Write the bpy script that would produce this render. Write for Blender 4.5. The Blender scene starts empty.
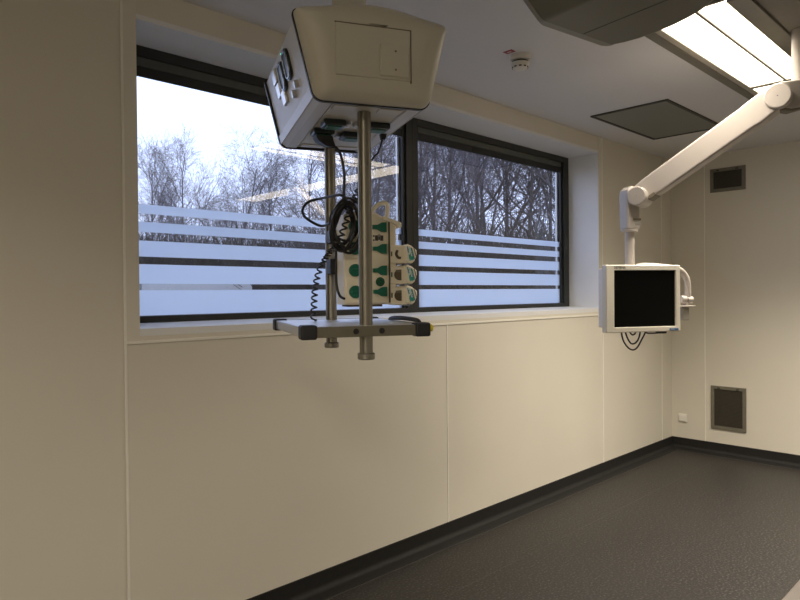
import bpy, bmesh, math, random
from mathutils import Vector, Matrix, noise
PI = math.pi
scene = bpy.context.scene
COL = scene.collection
random.seed(7)

# ------------------------------------------------------------------ materials
MATS = {}
def mat(name, col, rough=.5, metal=0., spec=.5, var=0., scale=8., bump=0., bscale=200., stretch=None, coat=0.):
    m = bpy.data.materials.new(name); m.use_nodes = True
    nt = m.node_tree; b = nt.nodes['Principled BSDF']
    b.inputs['Base Color'].default_value = (*col, 1)
    b.inputs['Roughness'].default_value = rough
    b.inputs['Metallic'].default_value = metal
    b.inputs['Specular IOR Level'].default_value = spec
    b.inputs['Coat Weight'].default_value = coat
    tc = nt.nodes.new('ShaderNodeTexCoord')
    src = tc.outputs['Object']
    if stretch:
        mp = nt.nodes.new('ShaderNodeMapping'); mp.inputs['Scale'].default_value = stretch
        nt.links.new(src, mp.inputs['Vector']); src = mp.outputs['Vector']
    if var:
        n = nt.nodes.new('ShaderNodeTexNoise'); n.inputs['Scale'].default_value = scale; n.inputs['Detail'].default_value = 4
        nt.links.new(src, n.inputs['Vector'])
        r = nt.nodes.new('ShaderNodeValToRGB')
        r.color_ramp.elements[0].position = .3; r.color_ramp.elements[1].position = .7
        r.color_ramp.elements[0].color = (*[c*(1-var) for c in col], 1)
        r.color_ramp.elements[1].color = (*[min(1, c*(1+var)) for c in col], 1)
        nt.links.new(n.outputs['Fac'], r.inputs['Fac']); nt.links.new(r.outputs['Color'], b.inputs['Base Color'])
    if bump:
        n2 = nt.nodes.new('ShaderNodeTexNoise'); n2.inputs['Scale'].default_value = bscale; n2.inputs['Detail'].default_value = 2
        nt.links.new(src, n2.inputs['Vector'])
        bp = nt.nodes.new('ShaderNodeBump'); bp.inputs['Strength'].default_value = bump; bp.inputs['Distance'].default_value = .002
        nt.links.new(n2.outputs['Fac'], bp.inputs['Height']); nt.links.new(bp.outputs['Normal'], b.inputs['Normal'])
    MATS[name] = m
    return m

WALLC = (.70, .66, .57)
mat('wall', WALLC, .55, var=.02, scale=1.5, bump=.12, bscale=90)
mat('wall_trim', (.73, .69, .60), .45, var=.01, scale=3)
mat('joint', (.86, .83, .75), .4)
mat('reveal_paint', (.78, .78, .78), .5, var=.02, scale=4)
mat('ceiling', (.66, .65, .655), .8, var=.015, scale=1.2, bump=.08, bscale=120)
mat('baseboard', (.018, .0175, .017), .65, spec=.25, var=.15, scale=60)
mat('weld', (.052, .049, .044), .5)
mat('frame_dark', (.020, .021, .019), .42, var=.08, scale=20)
mat('blind_grey', (.085, .092, .082), .5, var=.06, scale=14)
mat('blind_dark', (.020, .022, .022), .6, var=.08, scale=14)
mat('spacer', (.62, .64, .68), .35, metal=.4)
mat('cap', (.56, .535, .46), .38, var=.02, scale=6)
mat('cap_dark', (.16, .14, .10), .5)
mat('cap_grey', (.27, .25, .21), .5)
mat('cap_shaded', (.16, .155, .13), .45, var=.03, scale=5)  # beige cap darkened: shade of the backlit unit put into the colour
mat('body_grey', (.60, .60, .63), .42, var=.015, scale=6)
mat('body_plate', (.52, .50, .46), .45)
mat('black', (.012, .012, .013), .45)
mat('rubber', (.014, .015, .018), .55, var=.1, scale=50)
mat('cable', (.010, .010, .011), .42)
mat('pole_metal', (.28, .265, .225), .36, metal=.75, var=.06, scale=10, stretch=(40, 40, .6))
mat('rail_metal', (.20, .185, .14), .42, metal=.6, var=.06, scale=20)
mat('steel', (.72, .72, .72), .34, metal=.85, var=.04, scale=20)
mat('silver', (.62, .62, .62), .3, metal=.8)
mat('socket_dark', (.012, .02, .022), .3)
mat('socket_rim', (.35, .42, .52), .25, metal=.5)
mat('emblem', (.012, .085, .04), .42)
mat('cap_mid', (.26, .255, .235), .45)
mat('green_dark', (.010, .10, .06), .4)
mat('green', (.004, .135, .082), .42, var=.04, scale=20)
mat('pump_beige', (.86, .79, .63), .45, var=.02, scale=12)
mat('pump_recess', (.10, .075, .045), .6)
mat('pump_trim', (.90, .84, .69), .4)
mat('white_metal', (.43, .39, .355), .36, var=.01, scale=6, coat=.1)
mat('bezel', (.74, .70, .61), .4, var=.01, scale=8)
mat('housing', (.84, .80, .77), .45)
mat('screen', (.003, .003, .003), .08, spec=.10)
mat('badge_blue', (.012, .10, .28), .35)
mat('badge_white', (.65, .7, .75), .4)
mat('ink', (.06, .055, .05), .5)
mat('vent_frame', (.20, .185, .145), .45, metal=.35, var=.08, scale=25)
mat('vent_mesh', (.055, .048, .036), .6, var=.1, scale=60)
mat('socket_white', (.80, .77, .71), .35)
mat('light_frame', (.14, .13, .105), .5, var=.05, scale=12)
mat('light_lip', (.40, .37, .31), .45)
mat('laminar', (.16, .145, .12), .7, var=.05, scale=40)
mat('hatch_panel', (.165, .18, .165), .28, var=.03, scale=3)
mat('hatch_frame', (.035, .034, .028), .5)
mat('detector', (.70, .67, .60), .45)
mat('detector_dark', (.05, .045, .035), .6)
mat('red', (.33, .05, .06), .5)
mat('yellow', (.75, .62, .03), .4)
mat('trolley', (.50, .44, .39), .35)
mat('bark', (.10, .088, .085), .9, var=.25, scale=14)
mat('twig', (.15, .13, .135), .9)
mat('undergrowth', (.060, .052, .046), .95, var=.2, scale=4)
mat('earth', (.055, .055, .035), .95, var=.3, scale=2)
mat('masonry', (.42, .42, .42), .8, var=.10, scale=9, stretch=(1, 1, 6))
mat('masonry_grey', (.20, .21, .21), .8, var=.12, scale=10)

def floor_mat():
    m = bpy.data.materials.new('vinyl_floor'); m.use_nodes = True
    nt = m.node_tree; b = nt.nodes['Principled BSDF']; N = nt.nodes.new; L = nt.links.new
    tc = N('ShaderNodeTexCoord')
    n = N('ShaderNodeTexNoise'); n.inputs['Scale'].default_value = 85; n.inputs['Detail'].default_value = 4
    L(tc.outputs['Object'], n.inputs['Vector'])
    r = N('ShaderNodeValToRGB'); e = r.color_ramp.elements
    e[0].position = .36; e[0].color = (.013, .0115, .0105, 1)
    e[1].position = .70; e[1].color = (.092, .084, .076, 1)
    x = r.color_ramp.elements.new(.55); x.color = (.026, .0235, .0215, 1)
    L(n.outputs['Fac'], r.inputs['Fac']); L(r.outputs['Color'], b.inputs['Base Color'])
    b.inputs['Roughness'].default_value = .48; b.inputs['Specular IOR Level'].default_value = .4
    bp = N('ShaderNodeBump'); bp.inputs['Strength'].default_value = .15; bp.inputs['Distance'].default_value = .002
    L(n.outputs['Fac'], bp.inputs['Height']); L(bp.outputs['Normal'], b.inputs['Normal'])
    MATS['floor'] = m
floor_mat()

def glass_mat():
    m = bpy.data.materials.new('window_glass'); m.use_nodes = True
    nt = m.node_tree; nt.nodes.clear(); N = nt.nodes.new; L = nt.links.new
    o = N('ShaderNodeOutputMaterial'); mx = N('ShaderNodeMixShader'); f = N('ShaderNodeFresnel'); f.inputs['IOR'].default_value = 1.45
    t = N('ShaderNodeBsdfTransparent'); t.inputs['Color'].default_value = (.96, .97, .98, 1)
    g = N('ShaderNodeBsdfGlossy'); g.inputs['Roughness'].default_value = .0; g.inputs['Color'].default_value = (.95, .95, .95, 1)
    ge = N('ShaderNodeNewGeometry'); iv = N('ShaderNodeMath'); iv.operation = 'SUBTRACT'; iv.inputs[0].default_value = 1   # reflect at the entry face only
    ml = N('ShaderNodeMath'); ml.operation = 'MULTIPLY'
    L(ge.outputs['Backfacing'], iv.inputs[1]); dg = N('ShaderNodeMath'); dg.operation = 'MULTIPLY'; dg.inputs[1].default_value = 2.2   # two panes
    L(f.outputs[0], dg.inputs[0]); L(iv.outputs[0], ml.inputs[0]); L(dg.outputs[0], ml.inputs[1])
    L(ml.outputs[0], mx.inputs[0]); L(t.outputs[0], mx.inputs[1]); L(g.outputs[0], mx.inputs[2]); L(mx.outputs[0], o.inputs[0])
    MATS['glass'] = m
glass_mat()

def film_mat():
    m = bpy.data.materials.new('frosted_film'); m.use_nodes = True
    nt = m.node_tree; nt.nodes.clear(); N = nt.nodes.new; L = nt.links.new
    o = N('ShaderNodeOutputMaterial'); mx = N('ShaderNodeMixShader'); mx.inputs[0].default_value = .9
    d = N('ShaderNodeBsdfDiffuse'); d.inputs['Color'].default_value = (.80, .82, .86, 1)
    t = N('ShaderNodeBsdfTranslucent'); t.inputs['Color'].default_value = (.86, .92, 1., 1)
    L(d.outputs[0], mx.inputs[1]); L(t.outputs[0], mx.inputs[2]); L(mx.outputs[0], o.inputs[0])
    MATS['film'] = m
film_mat()

def emit_mat(name, col, s):
    m = bpy.data.materials.new(name); m.use_nodes = True
    b = m.node_tree.nodes['Principled BSDF']
    b.inputs['Base Color'].default_value = (.8, .8, .8, 1)
    b.inputs['Emission Color'].default_value = (*col, 1); b.inputs['Emission Strength'].default_value = s
    MATS[name] = m
emit_mat('lamp', (1., .86, .66), 5.0)
emit_mat('led', (.1, 1., .4), 2.0)

def screen_print():
    # printed colour panel of the pumps: teal, white and blue patches
    m = bpy.data.materials.new('pump_display'); m.use_nodes = True
    nt = m.node_tree; b = nt.nodes['Principled BSDF']; N = nt.nodes.new; L = nt.links.new
    tc = N('ShaderNodeTexCoord'); v = N('ShaderNodeTexVoronoi'); v.inputs['Scale'].default_value = 120
    L(tc.outputs['Object'], v.inputs['Vector'])
    sp = N('ShaderNodeSeparateColor'); L(v.outputs['Color'], sp.inputs[0])
    r = N('ShaderNodeValToRGB'); r.color_ramp.interpolation = 'CONSTANT'; e = r.color_ramp.elements
    e[0].position = 0; e[0].color = (.03, .30, .24, 1); e[1].position = .34; e[1].color = (.55, .66, .68, 1)
    for p, c in ((.62, (.10, .42, .34, 1)), (.78, (.16, .25, .42, 1)), (.9, (.06, .35, .20, 1))):
        x = e.new(p); x.color = c
    L(sp.outputs[0], r.inputs['Fac']); L(r.outputs['Color'], b.inputs['Base Color']); b.inputs['Roughness'].default_value = .25
    MATS['display'] = m
screen_print()

# ------------------------------------------------------------------ mesh helpers
def BM(): return bmesh.new()
def add_box(bm, x0, x1, y0, y1, z0, z1, bev=0., seg=2, M=None):
    vs = [bm.verts.new((x, y, z)) for x in (x0, x1) for y in (y0, y1) for z in (z0, z1)]
    q = [(0, 1, 3, 2), (4, 6, 7, 5), (0, 4, 5, 1), (2, 3, 7, 6), (0, 2, 6, 4), (1, 5, 7, 3)]
    fs = [bm.faces.new([vs[i] for i in f]) for f in q]
    out = vs
    if bev > 0:
        es = list({e for f in fs for e in f.edges})
        r = bmesh.ops.bevel(bm, geom=es, offset=bev, segments=seg, profile=.5, affect='EDGES')
        out = list({v for f in r['faces'] for v in f.verts} | {v for v in vs if v.is_valid})
    if M is not None:
        bmesh.ops.transform(bm, matrix=M, verts=[v for v in out if v.is_valid])
    return bm
def box(*a, **k): return add_box(BM(), *a, **k)
def frame_axes(d):
    d = d.normalized(); a = Vector((0, 0, 1)) if abs(d.z) < .95 else Vector((1, 0, 0))
    u = d.cross(a).normalized(); return u, d.cross(u).normalized()
def add_tube(bm, pts, r, n=10, caps=True):
    pts = [Vector(p) for p in pts]; rings = []
    rr = r if isinstance(r, (list, tuple)) else [r]*len(pts)
    u = None
    for i, p in enumerate(pts):
        d = (pts[min(i+1, len(pts)-1)]-pts[max(i-1, 0)])
        if d.length < 1e-9: d = Vector((0, 0, 1))
        d.normalize()
        if u is None: u, w = frame_axes(d)
        else:
            u = (u-d*u.dot(d)); u = u.normalized() if u.length > 1e-6 else frame_axes(d)[0]
            w = d.cross(u)
        rings.append([bm.verts.new(p+(u*math.cos(2*PI*k/n)+w*math.sin(2*PI*k/n))*rr[i]) for k in range(n)])
    for a, b in zip(rings, rings[1:]):
        for k in range(n): bm.faces.new((a[k], a[(k+1) % n], b[(k+1) % n], b[k]))
    if caps: bm.faces.new(rings[0][::-1]); bm.faces.new(rings[-1])
    return bm
def spline(pts, m=6, closed=False):
    P = [Vector(p) for p in pts]; out = []; n = len(P)
    g = (lambda i: P[i % n]) if closed else (lambda i: P[max(0, min(n-1, i))])
    for i in range(n if closed else n-1):
        a, b, c, d = g(i-1), g(i), g(i+1), g(i+2)
        for k in range(m):
            t = k/m
            out.append(.5*((2*b)+(c-a)*t+(2*a-5*b+4*c-d)*t*t+(3*b-a-3*c+d)*t**3))
    out.append(P[0].copy() if closed else P[-1].copy())
    return out
def add_prism(bm, poly, axis, a0, a1, inset=0.):
    """poly: 2D points; axis 'x' (poly in y,z), 'y' (poly in x,z), 'z' (poly in x,y)"""
    f = {'x': lambda p, a: (a, p[0], p[1]), 'y': lambda p, a: (p[0], a, p[1]), 'z': lambda p, a: (p[0], p[1], a)}[axis]
    return add_loft(bm, [[f(p, a0) for p in poly], [f(p, a1) for p in poly]])
def add_loft(bm, loops, caps=True):
    R = [[bm.verts.new(p) for p in l] for l in loops]; n = len(R[0])
    for a, b in zip(R, R[1:]):
        for k in range(n): bm.faces.new((a[k], a[(k+1) % n], b[(k+1) % n], b[k]))
    if caps: bm.faces.new(R[0][::-1]); bm.faces.new(R[-1])
    bmesh.ops.recalc_face_normals(bm, faces=bm.faces[:])
    return bm
def add_lathe(bm, prof, c=(0, 0, 0), n=32, M=None):
    """prof: (r, z) pairs round a vertical axis through c"""
    loops = [[(c[0]+r*math.cos(2*PI*k/n), c[1]+r*math.sin(2*PI*k/n), c[2]+z) for k in range(n)] for r, z in prof]
    if M is not None: loops = [[M @ Vector(p) for p in l] for l in loops]
    return add_loft(bm, loops)
def disc_y(c, r, y0, y1, n=24, bev=.0):
    """a round disc whose axis is local y, from y0 (front) to y1"""
    prof = [(r-bev, y0), (r, y0+bev), (r, y1)] if bev else [(r, y0), (r, y1)]
    return add_loft(BM(), [[(c[0]+q*math.cos(2*PI*k/n), y, c[1]+q*math.sin(2*PI*k/n)) for k in range(n)] for q, y in prof])
def round_poly(pts, rads, seg=6):
    out = []; n = len(pts)
    for i in range(n):
        p = Vector(pts[i]); a = Vector(pts[i-1]); b = Vector(pts[(i+1) % n]); r = rads[i] if isinstance(rads, (list, tuple)) else rads
        if r <= 0: out.append((p.x, p.y)); continue
        da = (a-p).normalized(); db = (b-p).normalized()
        p0 = p+da*r; p1 = p+db*r
        for k in range(seg+1):
            t = k/seg; q = p0*(1-t)**2+p*2*t*(1-t)+p1*t*t; out.append((q.x, q.y))
    return out
def offset_poly(poly, d):
    """move a counter-clockwise or clockwise outline outwards by d"""
    n = len(poly); A = sum(poly[i][0]*poly[(i+1) % n][1]-poly[(i+1) % n][0]*poly[i][1] for i in range(n)); s = 1 if A > 0 else -1
    out = []
    for i in range(n):
        a = Vector(poly[i-1]); p = Vector(poly[i]); b = Vector(poly[(i+1) % n])
        e = (b-a).normalized(); nn = Vector((e.y, -e.x))*s
        out.append((p.x+nn.x*d, p.y+nn.y*d))
    return out

def build(name, bm, m, parent=None, loc=None, rotz=0., sharp=32, stuff=None):
    bm.normal_update(); bmesh.ops.recalc_face_normals(bm, faces=bm.faces[:]); bm.normal_update()
    for e in bm.edges:
        if len(e.link_faces) == 2: e.smooth = e.calc_face_angle(0) < math.radians(sharp)
    me = bpy.data.meshes.new(name); bm.to_mesh(me); bm.free()
    for p in me.polygons: p.use_smooth = True
    me.materials.append(MATS[m] if isinstance(m, str) else m)
    o = bpy.data.objects.new(name, me); COL.objects.link(o)
    if len(me.polygons) < 20000:
        wn = o.modifiers.new('weighted_normals', 'WEIGHTED_NORMAL'); wn.keep_sharp = True; wn.weight = 80
    if parent: o.parent = parent
    if loc is not None: o.location = loc
    if rotz: o.rotation_euler.z = rotz
    if stuff: o['kind'] = 'stuff'
    return o
def struct(name, bm, m, parent=None, **k):
    o = build(name, bm, m, parent, **k)
    if parent is None: o['kind'] = 'structure'
    return o
def tag(o, label, cat, group=None):
    o['label'] = label; o['category'] = cat
    if group: o['group'] = group
    return o
class Thing:
    """an Empty at the thing's base; parts are given in its turned frame, heights measured from the floor of the room"""
    def __init__(s, name, label, cat, x, y, z0, rotz=0., group=None):
        s.o = bpy.data.objects.new(name, None); COL.objects.link(s.o); s.o.empty_display_size = .05
        s.o.location = (x, y, z0); s.o.rotation_euler.z = rotz; s.z0 = z0
        tag(s.o, label, cat, group)
    def part(s, name, bm, m, parent=None, label=None, **k):
        bmesh.ops.translate(bm, verts=bm.verts[:], vec=(0, 0, -s.z0))
        o = build(name, bm, m, parent or s.o, **k)
        if label: o['label'] = label
        return o
def single(name, bm, m, label, cat, x, y, z0, rotz=0., group=None, **k):
    bmesh.ops.translate(bm, verts=bm.verts[:], vec=(0, 0, -z0))
    o = build(name, bm, m, None, (x, y, z0), rotz, **k)
    return tag(o, label, cat, group)
def text_bm(txt, size, M, depth=.0008):
    cu = bpy.data.curves.new('lettering', 'FONT'); cu.body = txt; cu.size = size; cu.align_x = 'CENTER'; cu.align_y = 'CENTER'
    cu.extrude = depth; cu.resolution_u = 2
    t = bpy.data.objects.new('lettering', cu); COL.objects.link(t)
    dg = bpy.context.evaluated_depsgraph_get(); dg.update()
    me = bpy.data.meshes.new_from_object(t.evaluated_get(dg))
    bm = BM(); bm.from_mesh(me); bmesh.ops.transform(bm, matrix=M, verts=bm.verts[:])
    bpy.data.objects.remove(t); bpy.data.curves.remove(cu); bpy.data.meshes.remove(me)
    return bm

# ------------------------------------------------------------------ room shell
H = 2.8; XL, YB = -8.2, -5.6            # left wall and back wall; right wall x=0, window wall y=0
OX0, OX1, OZ0, OZ1 = -5.228, -1.427, 1.387, 2.6646   # window opening
WT = .38
b = BM()
add_box(b, XL-.2, OX0-.02, 0, WT, -.1, H+.1); add_box(b, OX1+.02, .2, 0, WT, -.1, H+.1)
add_box(b, OX0-.02, OX1+.02, 0, WT, -.1, OZ0-.03); add_box(b, OX0-.02, OX1+.02, 0, WT, OZ1+.02, H+.1)
struct('wall_front', b, 'wall')
struct('wall_right', box(0, .2, YB-.2, 0, -.1, H+.1), 'wall')
struct('wall_left', box(XL-.2, XL, YB-.2, 0, -.1, H+.1), 'wall')
struct('wall_back', box(XL, 0, YB-.2, YB, -.1, H+.1), 'wall')
struct('floor', box(XL, 0, YB, 0, -.1, 0), 'floor')
struct('ceiling', box(XL, 0, YB, 0, H, H+.1), 'ceiling')

def cove(x0, x1, y0, y1, along, side):
    """dark coved skirting: upright 100 mm, rounded into the floor"""
    t = .006; R = .03
    prof = [(0, 0), (0, .1), (-t, .098), (-t, R+.004)]
    prof += [(-t-R*(1-math.cos(a)), .004+R*(1-math.sin(a))) for a in (PI/8, PI/4, 3*PI/8, PI/2)]
    prof += [(-.098, .0035), (-.10, 0)]
    bm = BM()
    if along == 'x': add_prism(bm, [(y0+p[0]*side, p[1]) for p in prof], 'x', x0, x1)
    else: add_prism(bm, [(x0+p[0]*side, p[1]) for p in prof], 'y', y0, y1)
    return bm
struct('baseboard_front', cove(XL, 0, 0, 0, 'x', 1), 'baseboard')
struct('baseboard_right', cove(0, 0, YB, -.001, 'y', 1), 'baseboard')
struct('baseboard_back', cove(XL, 0, YB, 0, 'x', -1), 'baseboard')
struct('baseboard_left', cove(XL, 0, YB, -.001, 'y', -1), 'baseboard')

# panel joints, reveal lining and window surround
tn = [0]
def trim(bm, m='wall_trim'):
    tn[0] += 1; return struct('trim_%d' % tn[0], bm, m)
trim(box(-5.293, -5.282, -.006, 0, .1, H, bev=.0025),'joint')
trim(box(-5.282, -1.373, -.007, 0, 1.326, 1.338, bev=.002),'joint')
trim(box(-1.373, -1.359, -.005, 0, .1, H, bev=.002),'joint')
trim(box(-3.323, -3.313, -.003, 0, .1, 1.326, bev=.001),'joint')
trim(box(-.232, -.222, -.004, 0, .1, H, bev=.0015),'joint')
trim(box(-.004, 0, -.321, -.311, .1, H, bev=.0015),'joint')
trim(box(-5.282, OX0, -.003, 0, 1.338, H, bev=.001))
trim(box(OX1, -1.373, -.003, 0, 1.338, H, bev=.001))
trim(box(OX0, OX1, -.003, 0, 1.338, OZ0-.004, bev=.001))
b = BM()                                   # lining of the window recess
add_box(b, OX0-.02, OX0, 0, .345, OZ0-.03, OZ1+.02)
add_box(b, OX1, OX1+.02, 0, .345, OZ0-.03, OZ1+.02)
add_box(b, OX0, OX1, 0, .345, OZ1, OZ1+.02)
trim(b, 'reveal_paint')
b = BM(); add_prism(b, [(-.004, OZ0-.03), (-.004, OZ0), (.273, 1.3995), (.345, 1.3995), (.345, OZ0-.03)], 'x', OX0, OX1)
trim(b, 'reveal_paint')
trim(box(XL+.1, -.1, -.505, -.501, 0, .0006), 'weld')
trim(box(XL+.1, -.1, -.1045, -.1, 0, .001), 'weld')
trim(box(-.1045, -.1, YB+.1, -.1, 0, .001), 'weld')

# ------------------------------------------------------------------ windows
STRIPES = [(1.904, 1.947), (1.819, 1.866), (1.705, 1.779), (1.579, 1.670), (1.446, 1.550)]
FY0, FY1 = .273, .345
def window(name, x0, x1, lb, rb, spacer_side, label):
    w = bpy.data.objects.new(name, None); COL.objects.link(w); w.location = (x0, FY0, 1.4); w['kind'] = 'structure'
    T = Matrix.Translation((-x0, -FY0, -1.4))
    def P(n, bm, m, parent=w):
        bmesh.ops.transform(bm, matrix=T, verts=bm.verts[:]); return build(n, bm, m, parent)
    z0, z1 = 1.3995, 2.6646
    bm = BM()
    add_box(bm, x0, x0+lb, FY0, FY1, z0, z1, bev=.003); add_box(bm, x1-rb, x1, FY0, FY1, z0, z1, bev=.003)
    add_box(bm, x0+lb, x1-rb, FY0, FY1, z0, 1.431, bev=.003); add_box(bm, x0+lb, x1-rb, FY0, FY1, 2.617, z1, bev=.003)
    P('window_frame', bm, 'frame_dark')
    g0, g1 = x0+lb, x1-rb
    bm = BM(); s = .022                     # glazing bead set back from the frame
    add_box(bm, g0, g0+s, .288, .335, 1.431, 2.617, bev=.002)
    add_box(bm, g1-s, g1, .288, .335, 1.431, 2.617, bev=.002)
    P('glazing_bead', bm, 'frame_dark')
    bm = BM()
    add_box(bm, g0+s, g0+s+.018, .318, .332, 1.432, 2.53); add_box(bm, g1-s-.018, g1-s, .318, .332, 1.432, 2.53)
    P('glazing_spacer', bm, 'spacer')
    pane = P('window_pane', box(g0+s, g1-s, .306, .312, 1.431, 2.617), 'glass')
    pane.visible_shadow = True
    P('blind_cassette', box(g0+s, g1-s, .286, .304, 2.577, 2.617, bev=.002), 'blind_grey')
    bl = P('blind', box(g0+s, g1-s, .292, .304, 2.531, 2.577, bev=.002), 'blind_dark')
    n = 4
    for k in range(n):
        x = g0+.055+(g1-g0-.1)*k/(n-1)*.97
        P('blind_bracket', box(x-.009, x+.009, .289, .292, 2.527, 2.572, bev=.001), 'black', bl)
    for a, c in STRIPES:
        P('frosted_stripe', box(g0+s, g1-s, .3045, .306, max(a-.015, 1.432) if a < 1.5 else a, c), 'film')
    return w
window('window_1', OX0-.06, -3.375+.045, .06, .055, 1, '')
window('window_2', -3.330, OX1, .045, .080, 1, '')

# ------------------------------------------------------------------ ceiling fittings
# ring of recessed strip lights round the supply-air field
LAMP_W = 88.0
def strip_light(label, x0, x1, y0, y1, parts, frames, lips, divs, group='ceiling strip lights', spread=112, power=1.):
    t = Thing('ceiling_light', label, 'ceiling light', (x0+x1)/2, (y0+y1)/2, H-.03, 0, group)
    T = lambda a: (a[0]-t.o.location.x, a[1]-t.o.location.x, a[2]-t.o.location.y, a[3]-t.o.location.y)
    for f in frames: t.part('frame', box(*T(f), H-.022, H, bev=.003), 'light_frame')
    for f in lips: t.part('frame_lip', box(*T(f), H-.016, H, bev=.002), 'light_lip')
    for f in divs: t.part('divider', box(*T(f), H-.018, H, bev=.002), 'light_frame')
    for f in parts: t.part('diffuser', box(*T(f), H-.010, H-.002), 'lamp')
    ld = bpy.data.lights.new('tubes', 'AREA'); ld.shape = 'RECTANGLE'
    ax0, ax1 = min(p[0] for p in parts), max(p[1] for p in parts); ay0, ay1 = min(p[2] for p in parts), max(p[3] for p in parts)
    ld.size = ax1-ax0-.02; ld.size_y = ay1-ay0-.02; ld.energy = power*LAMP_W*ld.size*ld.size_y; ld.color = (1., .90, .755); ld.spread = math.radians(spread)
    lo = bpy.data.objects.new('tubes', ld); COL.objects.link(lo); lo.parent = t.o
    lo.location = ((ax0+ax1)/2-t.o.location.x, (ay0+ay1)/2-t.o.location.y, H-.0125-t.z0)
    return t
LX0, LX1, LX2, LX3 = -3.72, -3.345, -1.917, -1.56
LY0, LY1, LY2, LY3 = -1.309, -1.640, -4.40, -4.73
strip_light('bright strip light running along the window wall, right above the monitor arm', LX1, LX2, LY1, LY0,
            [(LX1+.012, LX2-.012, -1.498, LY0), (LX1+.012, LX2-.012, LY1, -1.512)],
            [(LX1, LX3+.07, LY0+.034, LY0+.083), (LX1+.02, LX2, LY1-.085, LY1)], [(LX1, LX3+.02, LY0, LY0+.034)],
            [(LX1+.012, LX2-.012, -1.512, -1.498), (LX2-.014, LX2+.018, LY1, LY0), (LX1-.006, LX1+.012, LY1, LY0)], spread=132, power=.95)
strip_light('bright strip light beyond the crossbar, running away from the window wall', LX2, LX3, LY2, LY0,
            [(LX2+.018, LX3, LY2, LY0)],
            [(LX3+.02, LX3+.07, LY2, LY0+.034), (LX2-.075, LX2+.018, LY2, LY1-.085)], [(LX3, LX3+.02, LY2, LY0)],
            [], power=1.25)
strip_light('added square fill light at the near left end of the room, outside the picture', -7.5, -6.9, -3.4, -2.2, [(-7.5, -6.9, -3.4, -2.2)],
            [(-7.53, -6.87, -2.2, -2.17), (-7.53, -6.87, -3.43, -3.4), (-7.53, -7.5, -3.4, -2.2), (-6.9, -6.87, -3.4, -2.2)], [], [], group=None, spread=150, power=1.05)  # added fill lamp, out of view, brightens the left wall
single('air_supply_panel', box(LX1+.02-(-2.6), LX2-.075-(-2.6), LY2+3.0, LY1-.085+3.0, H-.008, H, bev=.002), 'laminar',
       'dark grey supply air field in the ceiling behind the strip light', 'air panel', -2.6, -3.0, H-.008)

# grey glass hatch in the ceiling
t = Thing('ceiling_hatch', 'grey square hatch with dark frame in the ceiling between detector and strip light', 'ceiling hatch', -1.52, -.556, H-.01)
hx, hy, hf = .52, .283, .022
b = BM()
add_box(b, -hx, hx, -hy, -hy+hf, H-.010, H, bev=.002); add_box(b, -hx, hx, hy-hf, hy, H-.010, H, bev=.002)
add_box(b, -hx, -hx+hf, -hy+hf, hy-hf, H-.010, H, bev=.002); add_box(b, hx-hf, hx, -hy+hf, hy-hf, H-.010, H, bev=.002)
t.part('hatch_frame', b, 'hatch_frame')
t.part('hatch_panel', box(-hx+hf, hx-hf, -hy+hf, hy-hf, H-.006, H, bev=.001), 'hatch_panel')

t = Thing('smoke_detector', 'round white smoke detector on the ceiling beside a small red tag', 'smoke detector', -3.402, -.617, H-.072)
t.part('detector_base', add_lathe(BM(), [(.030, H), (.056, H), (.056, H-.010), (.054, H-.024), (.046, H-.028), (.030, H-.028)], n=36), 'detector')
t.part('smoke_inlet', add_lathe(BM(), [(.040, H-.027), (.044, H-.029), (.043, H-.038), (.038, H-.039)], n=36), 'detector_dark')
t.part('detector_head', add_lathe(BM(), [(.040, H-.038), (.051, H-.039), (.050, H-.046), (.040, H-.066), (.030, H-.072), (.012, H-.073)], n=36), 'detector')
b = BM()
for k in range(10):
    a = 2*PI*k/10
    add_box(b, -.007, .007, -.001, .002, -.003, .003, M=Matrix.Translation((.0415*math.cos(a), .0415*math.sin(a), H-.0625)) @ Matrix.Rotation(a-PI/2, 4, 'Z'))
t.part('smoke_slot', b, 'detector_dark')
t = Thing('ceiling_tag', 'small red tag stuck to the ceiling beside the smoke detector', 'tag', -3.500, -.617, H-.003, 0)
t.part('tag_plate', box(-.019, .019, -.027, .027, H-.003, H, bev=.0008), 'red')
t.part('tag_print', box(-.003, .003, -.012, .012, H-.0038, H-.003), 'detector')

# ------------------------------------------------------------------ right wall fittings
def vent(label, z0, z1, louvre, group='air vents'):
    y0, y1 = -.675, -.370
    t = Thing('air_vent', label, 'air vent', 0, (y0+y1)/2, z0, 0, group)
    c = (y0+y1)/2; a = y0-c; d = y1-c; f = .030
    b = BM()
    add_box(b, -.014, 0, a, d, z0, z0+f, bev=.002); add_box(b, -.014, 0, a, d, z1-f, z1, bev=.002)
    add_box(b, -.014, 0, a, a+f, z0+f, z1-f, bev=.002); add_box(b, -.014, 0, d-f, d, z0+f, z1-f, bev=.002)
    t.part('vent_frame', b, 'vent_frame')
    b = BM(); add_box(b, -.003, 0, a+f, d-f, z0+f, z1-f)
    n = int((z1-z0-2*f)/.012)
    for k in range(n):
        z = z0+f+.006+k*.012; add_box(b, -.008, -.003, a+f, d-f, z-.003, z+.001)
    t.part('grille', b, 'vent_mesh')
    for yy in (a+.07, d-.07):
        t.part('clip', box(-.018, -.014, yy-.012, yy+.012, z1-.026, z1-.012, bev=.001), 'vent_mesh')
    t.part('catch', box(-.018, -.014, a+.008, a+.02, (z0+z1)/2-.012, (z0+z1)/2+.012, bev=.001), 'vent_frame')
    return t
vent('low wide dark vent high on the right wall near the ceiling', 2.437, 2.655, True)
vent('tall dark vent low on the right wall above the skirting', .232, .634, False)
t = Thing('wall_socket', 'small white socket plate near the floor in the far corner', 'socket', 0, -.106, .255)
t.part('plate', box(-.010, 0, -.040, .040, .255, .330, bev=.003), 'socket_white')
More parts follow.
